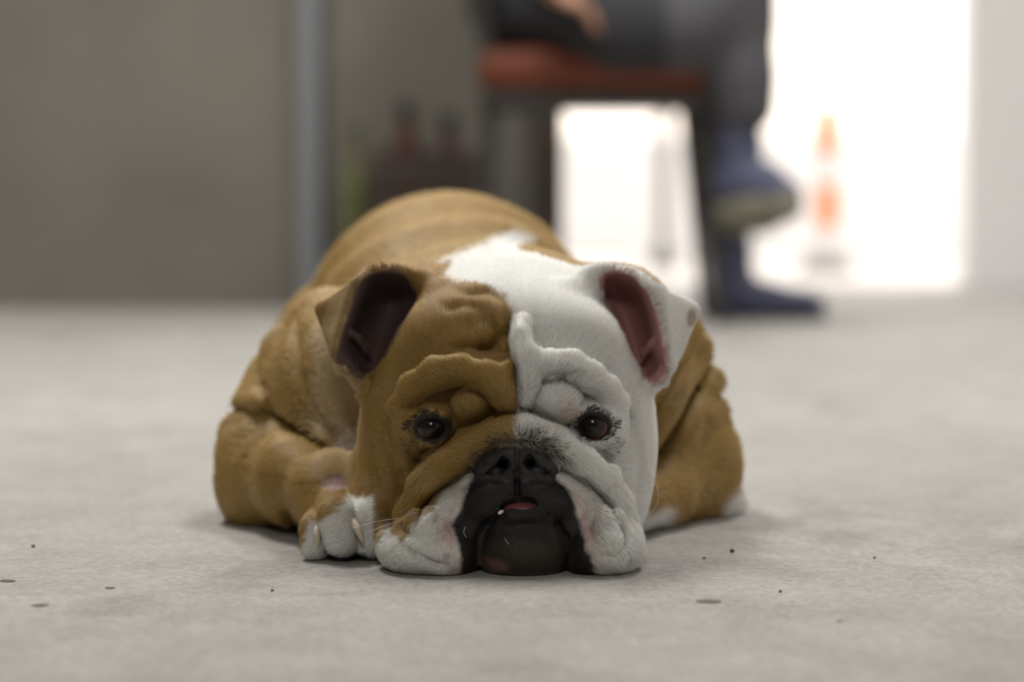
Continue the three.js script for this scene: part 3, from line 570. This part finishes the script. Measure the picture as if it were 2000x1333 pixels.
  const fg = new THREE.BufferGeometry(); fg.setAttribute('position', new THREE.Float32BufferAttribute(fp, 3)); fg.setAttribute('normal', new THREE.Float32BufferAttribute(fn, 3)); fg.setAttribute('color', new THREE.Float32BufferAttribute(fc, 3)); fg.setIndex(fi);
  const fur = mesh('fur', fg, new THREE.MeshPhysicalMaterial({ vertexColors: true, roughness: 0.6, sheen: 0.7, sheenRoughness: 0.45, sheenColor: new THREE.Color(0.55, 0.52, 0.48) }), dog); fur.userData.kind = 'stuff'; fur.userData.label = 'short brown and white coat';
}
const inDog = (v) => [v[0] + dogInv.x, v[1], v[2] + dogInv.z];
// eyes: dark iris, reddened white at the lower outer side
function eyeball(px, py, dz, r, look, redDir, where) {
  const Wd = new THREE.Vector3(...where).normalize();
  const g = new THREE.SphereGeometry(r, 40, 30), p = g.attributes.position, c = new Float32Array(p.count * 3), L = new THREE.Vector3(...look).normalize(), v = new THREE.Vector3();
  for (let i = 0; i < p.count; i++) { v.fromBufferAttribute(p, i).normalize(); const a = Math.acos(clamp(v.dot(L), -1, 1)); const k = a < 0.40 ? [0.008, 0.008, 0.010] : a < 0.95 ? [0.020, 0.012, 0.008] : mixc([0.020, 0.012, 0.008], redDir, sstep(0.95, 1.05, a) * sstep(0.55, 0.75, v.dot(Wd))); c.set(k, 3 * i); }
  g.setAttribute('color', new THREE.BufferAttribute(c, 3)); g.translate(...inDog(H(px, py, dz)));
  const e = mesh('eye', g, new THREE.MeshPhysicalMaterial({ vertexColors: true, roughness: 0.16, specularIntensity: 0.8 }), dog); e.userData.label = 'dark eye with a reddened rim';
}
eyeball(843, 836, 0.0600, 0.0125, [0.16, 0.10, 1], [0.12, 0.05, 0.05], [-0.7, -0.65, 0.2]);
eyeball(1158, 832, 0.0600, 0.0130, [-0.30, 0.14, 1], [0.075, 0.018, 0.02], [0.75, -0.55, 0.2]);
// claws
function claw(pts, name = 'claw') {
  const cv = new THREE.CatmullRomCurve3(pts.map((p) => new THREE.Vector3(...inDog(p)))), r0 = 0.0042, seg = 12, rad = 10, g = new THREE.TubeGeometry(cv, seg, 1, rad, false), p = g.attributes.position, o = new THREE.Vector3();
  for (let i = 0; i <= seg; i++) { cv.getPointAt(i / seg, o); const w = r0 * Math.sqrt(Math.max(0.02, 1 - Math.pow(i / seg, 2.2))); for (let j = 0; j <= rad; j++) { const k = i * (rad + 1) + j; p.setXYZ(k, o.x + (p.getX(k) - o.x) * w * 0.85, o.y + (p.getY(k) - o.y) * w, o.z + (p.getZ(k) - o.z) * w); } }
  g.computeVertexNormals(); const m = mesh(name, g, std({ color: new THREE.Color(0.60, 0.52, 0.40), roughness: 0.4 }), dog); m.userData.label = 'cream coloured claw';
}
claw([at(620, 1030, 1.782), at(619, 1046, 1.7745), at(622, 1070, 1.773)]);
claw([at(688, 1018, 1.772), at(699, 1036, 1.763), at(710, 1060, 1.759)]);
claw([at(748, 1050, 1.798), at(752, 1064, 1.790), at(754, 1080, 1.787)]);
// tongue tip and a tooth in the mouth
{
  const g = new THREE.SphereGeometry(1, 24, 16); g.scale(0.0165, 0.0058, 0.014); g.rotateZ(-0.02); g.translate(...inDog(H(1024, 993, 0.0085)));
  mesh('tongue', g, std({ color: new THREE.Color(0.24, 0.07, 0.085), roughness: 0.35 }), dog);
  const t = new THREE.SphereGeometry(1, 16, 12); t.scale(0.0026, 0.0016, 0.0024); t.rotateZ(0.5); t.translate(...inDog(H(978, 1001, -0.0045)));
  mesh('tooth', t, std({ color: new THREE.Color(0.85, 0.83, 0.76), roughness: 0.2 }), dog);
}
// whiskers
{
  const wm = std({ color: new THREE.Color(0.82, 0.78, 0.70), roughness: 0.4 }), dm = std({ color: new THREE.Color(0.05, 0.045, 0.04), roughness: 0.4 });
  const W = (list, r = 0.00014, m = wm) => { const cv = new THREE.CatmullRomCurve3(list.map(([x, y, d]) => new THREE.Vector3(...inDog(H(x, y, d))))); mesh('whisker', new THREE.TubeGeometry(cv, 14, r, 5), m, dog); };
  W([[805, 1014, .03], [770, 1014, .02], [725, 1022, .015], [690, 1032, .01]]);
  W([[812, 1010, .025], [780, 1018, .01], [745, 1030, .0], [712, 1042, -.005]]);
  W([[826, 1055, .005], [805, 1080, -.008], [785, 1105, -.012]]); W([[820, 1062, .005], [790, 1076, -.005], [758, 1086, -.01]]);
  W([[830, 1080, .0], [800, 1092, -.01], [770, 1112, -.013]]); W([[760, 1100, .02], [735, 1108, .01], [720, 1115, .008]]);
  W([[872, 1060, .0], [866, 1075, -.006], [862, 1095, -.01]]); W([[908, 1030, -.002], [906, 1042, -.006], [911, 1050, -.008]], 0.00018);
  W([[972, 970, -.002], [974, 976, -.005], [976, 984, -.006]], 0.00018); W([[968, 985, -.002], [970, 991, -.005], [973, 995, -.006]], 0.00018);
  W([[985, 1050, -.008], [989, 1058, -.012], [994, 1064, -.013]], 0.00018);
  W([[1262, 918, .09], [1278, 940, .085], [1286, 970, .085], [1278, 995, .085], [1245, 1020, .08]]);
  W([[1262, 920, .09], [1272, 930, .085], [1284, 955, .085], [1286, 982, .085]]);
  W([[1205, 1030, .02], [1222, 1042, .01], [1240, 1058, .005]]); W([[1205, 1036, .02], [1225, 1050, .01], [1246, 1062, .005]]);
}

// ---------------------------------------------------------------- chair with an orange seat
{
  const c = at(1152, 300, 4.78)[0], ch = thing('chair', 'dark framed chair with an orange-brown seat under the sitting person', 'chair', [c, 0, -4.78]);
  const wood = std({ color: new THREE.Color(0.155, 0.034, 0.010), roughness: 0.55 }), dark = std({ color: new THREE.Color(0.035, 0.03, 0.028), roughness: 0.5 }), brown = std({ color: new THREE.Color(0.09, 0.07, 0.055), roughness: 0.6 });
  const seat = mesh('seat', new RoundedBoxGeometry(0.46, 0.085, 0.44, 5, 0.035).translate(0, 0.51, 0), wood, ch); seat.userData.label = 'orange-brown padded seat';
  mesh('seat_frame', new RoundedBoxGeometry(0.45, 0.03, 0.43, 2, 0.006).translate(0, 0.452, 0), dark, ch);
  for (const [x, z, m] of [[-0.205, 0.18, dark], [-0.205, -0.18, dark], [0.235, 0.16, dark], [0.235, -0.18, dark]]) { const l = new THREE.CylinderGeometry(0.015, 0.012, 0.442, 12); if (x > 0) l.rotateZ(0.1); l.translate(x, 0.222, z); mesh('leg', l, m, ch); }
  for (const z of [0.18, -0.18]) mesh('back_post', new RoundedBoxGeometry(0.028, 0.46, 0.028, 2, 0.006).rotateZ(0.06).translate(-0.222, 0.69, z), dark, ch);
  mesh('backrest', new RoundedBoxGeometry(0.03, 0.2, 0.40, 3, 0.012).rotateZ(0.06).translate(-0.232, 0.83, 0), wood, ch);
}
// a brown board leaning between the chair and the wall, seen beneath the seat
{
  const p = at(1076, 300, 5.165), b = mesh('wooden_post', new RoundedBoxGeometry(0.055, 0.62, 0.05, 2, 0.006).translate(0, 0.31, 0), std({ color: new THREE.Color(0.16, 0.125, 0.095), roughness: 0.8 }));
  b.position.set(p[0], 0, -5.16); tag(b, 'short dull brown upright post behind the chair by the doorway edge', 'post');
}
// ---------------------------------------------------------------- seated person, cut by the top of the frame
{
  const pc = at(1060, 300, 4.78), person = thing('person', 'person in dark clothes sitting sideways on the chair with crossed legs', 'person', [pc[0], 0, -4.78]);
  const rel = (v) => [v[0] - pc[0], v[1], v[2] + 4.78], A = (x, y, d, r) => [...rel(at(x, y, d - 0.22)), r];
  const grid = (x0, x1, y0, y1, z0, z1, s) => [range(x0, x1, s), range(y0, y1, s), range(z0, z1, s)];
  const skin = std({ color: new THREE.Color(0.46, 0.24, 0.15), roughness: 0.6 }), trouser = std({ color: new THREE.Color(0.085, 0.082, 0.092), roughness: 0.9 }), jacketM = std({ color: new THREE.Color(0.035, 0.035, 0.040), roughness: 0.9 });
  const shoeM = std({ color: new THREE.Color(0.075, 0.08, 0.135), roughness: 0.7 }), soleM = std({ color: new THREE.Color(0.20, 0.185, 0.135), roughness: 0.8 }), hairM = std({ color: new THREE.Color(0.03, 0.022, 0.017), roughness: 0.7 });
  // body: head, neck, trunk, arms and hands in one surface
  const b = new Sculpt();
  b.ellipsoid([-0.02, 1.33, 0], [0.085, 0.115, 0.075], 0.03); b.ellipsoid([0.055, 1.29, 0], [0.045, 0.065, 0.05], 0.03);
  b.tube([[0.07, 1.325, 0, 0.008], [0.095, 1.30, 0, 0.013]], 0.012); b.ellipsoid([-0.01, 1.315, 0.075], [0.02, 0.032, 0.009], 0.008); b.ellipsoid([-0.01, 1.315, -0.075], [0.02, 0.032, 0.009], 0.008);
  b.tube([[0.086, 1.255, -0.018, 0.006], [0.090, 1.255, 0.018, 0.006]], 0.006);
  b.ellipsoid([0.073, 1.338, 0.028], [0.012, 0.009, 0.012], 0.004, null, 'cut'); b.ellipsoid([0.073, 1.338, -0.028], [0.012, 0.009, 0.012], 0.004, null, 'cut');
  b.tube([[-0.03, 1.26, 0, 0.055], [-0.035, 1.12, 0, 0.06]], 0.03); b.tube([[-0.03, 1.05, 0, 0.12], [-0.02, 0.72, 0, 0.12]], 0.05);
  const hand = rel(at(1122, 4, 4.475));
  for (const s of [1, -1]) {
    const hx = s > 0 ? hand[0] : hand[0] + 0.04, hy = s > 0 ? hand[1] : hand[1] + 0.07, hz = s > 0 ? hand[2] : -0.02;
    b.tube([[-0.02, 1.06, s * 0.18, 0.05], [-0.02, 0.85, s * 0.23, 0.042], [hx - 0.09, hy + 0.06, hz + s * 0.03, 0.030]], 0.02);
    b.ellipsoid([hx - 0.03, hy + 0.02, hz], [0.045, 0.022, 0.038], 0.012, [0, 0, -0.5]);
    for (let f = 0; f < 4; f++) { const zf = hz + (f - 1.5) * 0.020 * s, L = [0.9, 1, 0.95, 0.75][f]; b.tube([[hx, hy + 0.006, zf, 0.0095], [hx + 0.032 * L, hy - 0.022 * L, zf, 0.009], [hx + 0.045 * L, hy - 0.055 * L, zf, 0.008]], 0.004); }
    b.tube([[hx - 0.03, hy + 0.01, hz + 0.03 * s, 0.011], [hx + 0.005, hy - 0.012, hz + 0.052 * s, 0.009]], 0.006);
  }
  mesh('body', b.build(...grid(-0.30, 0.40, 0.55, 1.48, -0.34, 0.46, 0.0065)), skin, person);
  // hair cap
  const h = new Sculpt(); h.ellipsoid([-0.03, 1.35, 0], [0.092, 0.112, 0.085], 0.02); h.ellipsoid([0.075, 1.28, 0], [0.06, 0.095, 0.12], 0.01, null, 'cut'); h.ellipsoid([-0.02, 1.2, 0], [0.1, 0.08, 0.1], 0.01, null, 'cut');
  mesh('hair', h.build(...grid(-0.15, 0.1, 1.2, 1.5, -0.12, 0.12, 0.006)), hairM, person);
  // jacket over trunk and sleeves
  const j = new Sculpt(); j.ellipsoid([-0.03, 0.95, 0], [0.135, 0.24, 0.20], 0.05); j.ellipsoid([-0.01, 0.66, 0], [0.135, 0.13, 0.19], 0.05);
  for (const s of [1, -1]) { const hx = s > 0 ? hand[0] : hand[0] + 0.04, hy = s > 0 ? hand[1] : hand[1] + 0.07, hz = s > 0 ? hand[2] : -0.02; j.tube([[-0.02, 1.06, s * 0.18, 0.075], [-0.02, 0.85, s * 0.235, 0.060], [hx - 0.10, hy + 0.066, hz + s * 0.03, 0.046]], 0.03); }
  j.tube([[-0.03, 1.02, 0, 0.145], [-0.01, 0.70, 0, 0.150]], 0.04); j.tube([[-0.035, 1.16, 0, 0.075], [-0.03, 1.05, 0, 0.10]], 0.03);
  j.tube([A(1085, -10, 4.90, 0.107), A(1210, 42, 4.82, 0.102), A(1322, 45, 4.80, 0.098)], 0.03);  // panel added over the near thigh to darken it
  mesh('jacket', j.build(...grid(-0.30, 0.42, 0.45, 1.25, -0.36, 0.48, 0.009), (d, x, y) => Math.max(d, 0.50 - y)), jacketM, person).userData.label = 'dark jacket with a dark panel added over the near thigh';
  // trousers
  const t = new Sculpt();
  t.ellipsoid(A(1060, 10, 5.0).slice(0, 3), [0.125, 0.13, 0.18], 0.05);
  t.tube([A(1090, 45, 5.10, 0.095), A(1250, 55, 5.10, 0.090), A(1400, 35, 5.10, 0.072)], 0.04);
  t.tube([A(1405, 40, 5.10, 0.070), A(1408, 240, 5.09, 0.055), A(1418, 400, 5.07, 0.048), A(1425, 500, 5.06, 0.050)], 0.03);
  t.tube([A(1085, -10, 4.90, 0.100), A(1210, 42, 4.82, 0.094), A(1330, 45, 4.80, 0.090), A(1430, -30, 4.84, 0.080)], 0.04);
  t.tube([A(1437, -35, 4.85, 0.080), A(1435, 40, 4.85, 0.078), A(1440, 150, 4.84, 0.074), A(1455, 205, 4.83, 0.062)], 0.03);
  mesh('trousers', t.build(...grid(-0.25, 0.62, 0.1, 1.0, -0.36, 0.40, 0.008), (d, x, y) => d), trouser, person).userData.label = 'charcoal trousers';
  // raised shoe
  const s1 = new THREE.Group(); s1.name = 'shoe'; person.add(s1); s1.userData.label = 'raised navy shoe with a beige sole';
  const u = new Sculpt(); u.tube([A(1447, 212, 4.83, 0.044), A(1446, 290, 4.84, 0.042), A(1440, 360, 4.85, 0.046)], 0.02); u.tube([A(1438, 372, 4.86, 0.044), A(1488, 366, 4.77, 0.046), A(1536, 380, 4.68, 0.032)], 0.03);
  mesh('upper', u.build(...grid(0.25, 0.70, 0.12, 0.58, 0, 0.44, 0.006)), shoeM, s1);
  const so = new Sculpt(); so.tube([A(1434, 418, 4.845, 0.040), A(1486, 410, 4.755, 0.043), A(1540, 402, 4.66, 0.030)], 0.02); so.tube([A(1438, 372, 4.86, 0.041), A(1488, 366, 4.77, 0.043), A(1530, 378, 4.69, 0.029)], 0.004, 'cut');
  mesh('sole', so.build(...grid(0.25, 0.70, 0.12, 0.45, 0.0, 0.44, 0.005)), soleM, s1);
  // planted shoe
  const s2 = new THREE.Group(); s2.name = 'shoe'; person.add(s2); s2.userData.label = 'navy shoe planted on the floor';
  const w = new Sculpt(), fx = A(1432, 560, 5.05)[0], fz = -0.05; w.tube([[fx - 0.005, 0.14, fz, 0.044], [fx, 0.065, fz, 0.045]], 0.03); w.ellipsoid([fx + 0.03, 0.045, fz], [0.085, 0.042, 0.045], 0.02); w.ellipsoid([fx + 0.12, 0.035, fz + 0.01], [0.075, 0.030, 0.046], 0.03);
  mesh('upper', w.build(...grid(0.25, 0.72, 0.0, 0.22, -0.14, 0.06, 0.005), (d, x, y) => Math.max(d, 0.014 - y)), shoeM, s2);
  const w2 = new Sculpt(); w2.ellipsoid([fx + 0.025, 0.012, fz], [0.085, 0.04, 0.046], 0.02); w2.ellipsoid([fx + 0.12, 0.012, fz + 0.01], [0.08, 0.04, 0.048], 0.03);
  mesh('sole', w2.build(...grid(0.25, 0.75, -0.01, 0.03, -0.14, 0.06, 0.003), (d, x, y) => Math.max(d, y - 0.016, 0.0006 - y)), std({ color: new THREE.Color(0.05, 0.05, 0.07), roughness: 0.8 }), s2);
}
// ---------------------------------------------------------------- clutter against the back wall
{
  const slatM = std({ color: new THREE.Color(0.040, 0.026, 0.020), roughness: 0.8 }), p = at(835, 400, 5.0), c = thing('wooden_crate', 'dark brown slatted crate on the floor behind the dog', 'crate', [p[0], 0, -4.99]);
  for (const z of [-0.11, 0.11]) for (let k = 0; k < 4; k++) mesh('slat', new RoundedBoxGeometry(0.23, 0.080, 0.012, 1, 0.003).translate(0, 0.048 + k * 0.088, z), slatM, c);
  for (const x of [-0.109, 0.109]) for (let k = 0; k < 4; k++) mesh('slat', new RoundedBoxGeometry(0.012, 0.080, 0.206, 1, 0.003).translate(x, 0.048 + k * 0.088, 0), slatM, c);
  for (const x of [-0.095, 0.095]) for (const z of [-0.092, 0.092]) mesh('corner_post', new RoundedBoxGeometry(0.016, 0.352, 0.022, 1, 0.003).translate(x, 0.176, z), slatM, c);
  mesh('base_board', new THREE.BoxGeometry(0.205, 0.01, 0.2).translate(0, 0.02, 0), slatM, c);
  const jug = (x, z, h, r, col, label) => {
    const j = thing('jug', label, 'jug', [p[0] + x, 0.026, -4.99 + z]);
    mesh('bottle', new THREE.LatheGeometry([[0, 0], [r * 0.95, 0], [r, 0.008], [r, h * 0.66], [r * 0.9, h * 0.76], [r * 0.36, h * 0.88], [r * 0.32, h * 0.96]].map(([a, b]) => new THREE.Vector2(a, b)), 28), std({ color: new THREE.Color(...col), roughness: 0.3 }), j);
    mesh('cap', new THREE.CylinderGeometry(r * 0.4, r * 0.4, h * 0.08, 20).translate(0, h * 0.98, 0), std({ color: new THREE.Color(0.02, 0.02, 0.02), roughness: 0.4 }), j);
  };
  jug(-0.046, 0.0, 0.425, 0.044, [0.085, 0.020, 0.020], 'dark red jug in the crate, nearer the steel post');
  jug(0.047, 0.0, 0.40, 0.044, [0.065, 0.018, 0.016], 'dark red-brown jug in the crate, nearer the chair');
  const o = at(690, 400, 5.0), g = thing('bottle', 'olive green bottle standing beside the dark crate', 'bottle', [o[0], 0, -5.06]);
  mesh('glass', new THREE.LatheGeometry([[0, 0], [0.036, 0], [0.038, 0.01], [0.038, 0.26], [0.030, 0.30], [0.014, 0.34], [0.013, 0.39]].map(([a, b]) => new THREE.Vector2(a, b)), 28), std({ color: new THREE.Color(0.12, 0.12, 0.055), roughness: 0.3 }), g);
  mesh('cap', new THREE.CylinderGeometry(0.015, 0.015, 0.02, 20).translate(0, 0.398, 0), std({ color: new THREE.Color(0.08, 0.08, 0.04), roughness: 0.5 }), g);
}
// ---------------------------------------------------------------- outside
{
  const p = at(1616, 300, 7.4), t = thing('warning_post', 'orange and white banded warning post outside the doorway', 'post', [p[0], -0.01, -7.4]);
  const or = std({ color: new THREE.Color(0.80, 0.22, 0.04), roughness: 0.5 }), wh = std({ color: new THREE.Color(0.75, 0.73, 0.70), roughness: 0.5 }), bk = std({ color: new THREE.Color(0.30, 0.27, 0.24), roughness: 0.8 });
  const yAt = (py) => at(1616, py, 7.4)[1] + 0.01, bands = [[510, 445, wh], [445, 360, or], [360, 300, wh], [300, 225, or]];
  mesh('base', new THREE.CylinderGeometry(0.075, 0.10, 0.05, 28).translate(0, 0.025, 0), bk, t);
  mesh('core', new THREE.CylinderGeometry(0.03, 0.03, yAt(228) - 0.04, 20).translate(0, (yAt(228) + 0.04) / 2, 0), bk, t);
  for (const [a, b, m] of bands) { const y0 = yAt(a), y1 = yAt(b); mesh('band', new THREE.CylinderGeometry(0.037, 0.037, y1 - y0 - 0.002, 24).translate(0, (y0 + y1) / 2, 0), m, t); }
  mesh('cap', new THREE.SphereGeometry(0.037, 20, 10, 0, Math.PI * 2, 0, Math.PI / 2).translate(0, yAt(226), 0), or, t);
  const q = at(1296, 300, 7.7), g = thing('grey_post', 'slim grey post outside, seen under the chair seat', 'post', [q[0], -0.01, -7.7]), gm = std({ color: new THREE.Color(0.22, 0.21, 0.20), roughness: 0.6 });
  mesh('shaft', new THREE.CylinderGeometry(0.024, 0.024, 1.1, 18).translate(0, 0.55, 0), gm, g); mesh('base', new THREE.CylinderGeometry(0.05, 0.06, 0.05, 20).translate(0, 0.025, 0), gm, g);
}
// ---------------------------------------------------------------- crumbs and chips on the floor
{
  const R = rng(5), chipM = [std({ color: new THREE.Color(0.085, 0.065, 0.05), roughness: 0.9 }), std({ color: new THREE.Color(0.17, 0.14, 0.115), roughness: 0.9 })];
  const floorAt = (px, py) => { const b = (666.5 - py) / F, dy = b * CT - ST, s = -CAM_Y / dy; return [(px - 1000) / F * s, 0, -(CT + b * ST) * s]; };
  const spots = [[65, 1070, 9, 6, 0, 'dark crumb on the floor far left of the paw'], [1430, 1080, 10, 8, 0, 'largest dark crumb on the floor right of the muzzle'], [1385, 1176, 52, 9, 1, 'flat brown flake on the floor in front of the dog to the right'], [80, 1184, 36, 7, 1, 'thin brown flake on the floor at the left edge'], [15, 1136, 34, 6, 1, 'thin dark sliver at the left edge of the floor'], [215, 1150, 22, 5, 1, 'small brown sliver on the floor left of the paw'], [532, 1156, 7, 5, 0, 'tiny dark crumb on the floor below the paw'], [1524, 1158, 7, 5, 0, 'tiny dark crumb on the floor right of the flat flake'], [1375, 1093, 6, 4, 0, 'tiny crumb on the floor beside the largest crumb'], [1708, 1092, 6, 4, 0, 'tiny crumb on the floor far right of the muzzle'], [1640, 1215, 12, 6, 1, 'small pale brown chip on the floor at lower right']];
  for (const [x, y, w, hgt, m, label] of spots) {
    const p = floorAt(x, y), s = -p[2] / F, g = new THREE.IcosahedronGeometry(1, 2), q = g.attributes.position;
    for (let i = 0; i < q.count; i++) { const n = 0.7 + 0.5 * noise3(q.getX(i) * 1.7 + x, q.getY(i) * 1.7, q.getZ(i) * 1.7 + y); q.setXYZ(i, q.getX(i) * n * w * s / 2, (q.getY(i) * n + 0.6) * Math.min(hgt * s / 2, m ? 0.0005 : 0.0015), q.getZ(i) * n * Math.max(w * 0.7, hgt) * s / 2); }
    g.computeVertexNormals(); g.computeBoundingBox(); g.translate(0, -g.boundingBox.min.y, 0);
    const c = mesh('floor_crumb', g, chipM[m]); c.position.set(...p); c.rotation.y = R() * 0.6 - 0.3; tag(c, label, 'crumb', 'crumbs on the concrete floor');
  }
}
renderer.render(scene, camera);
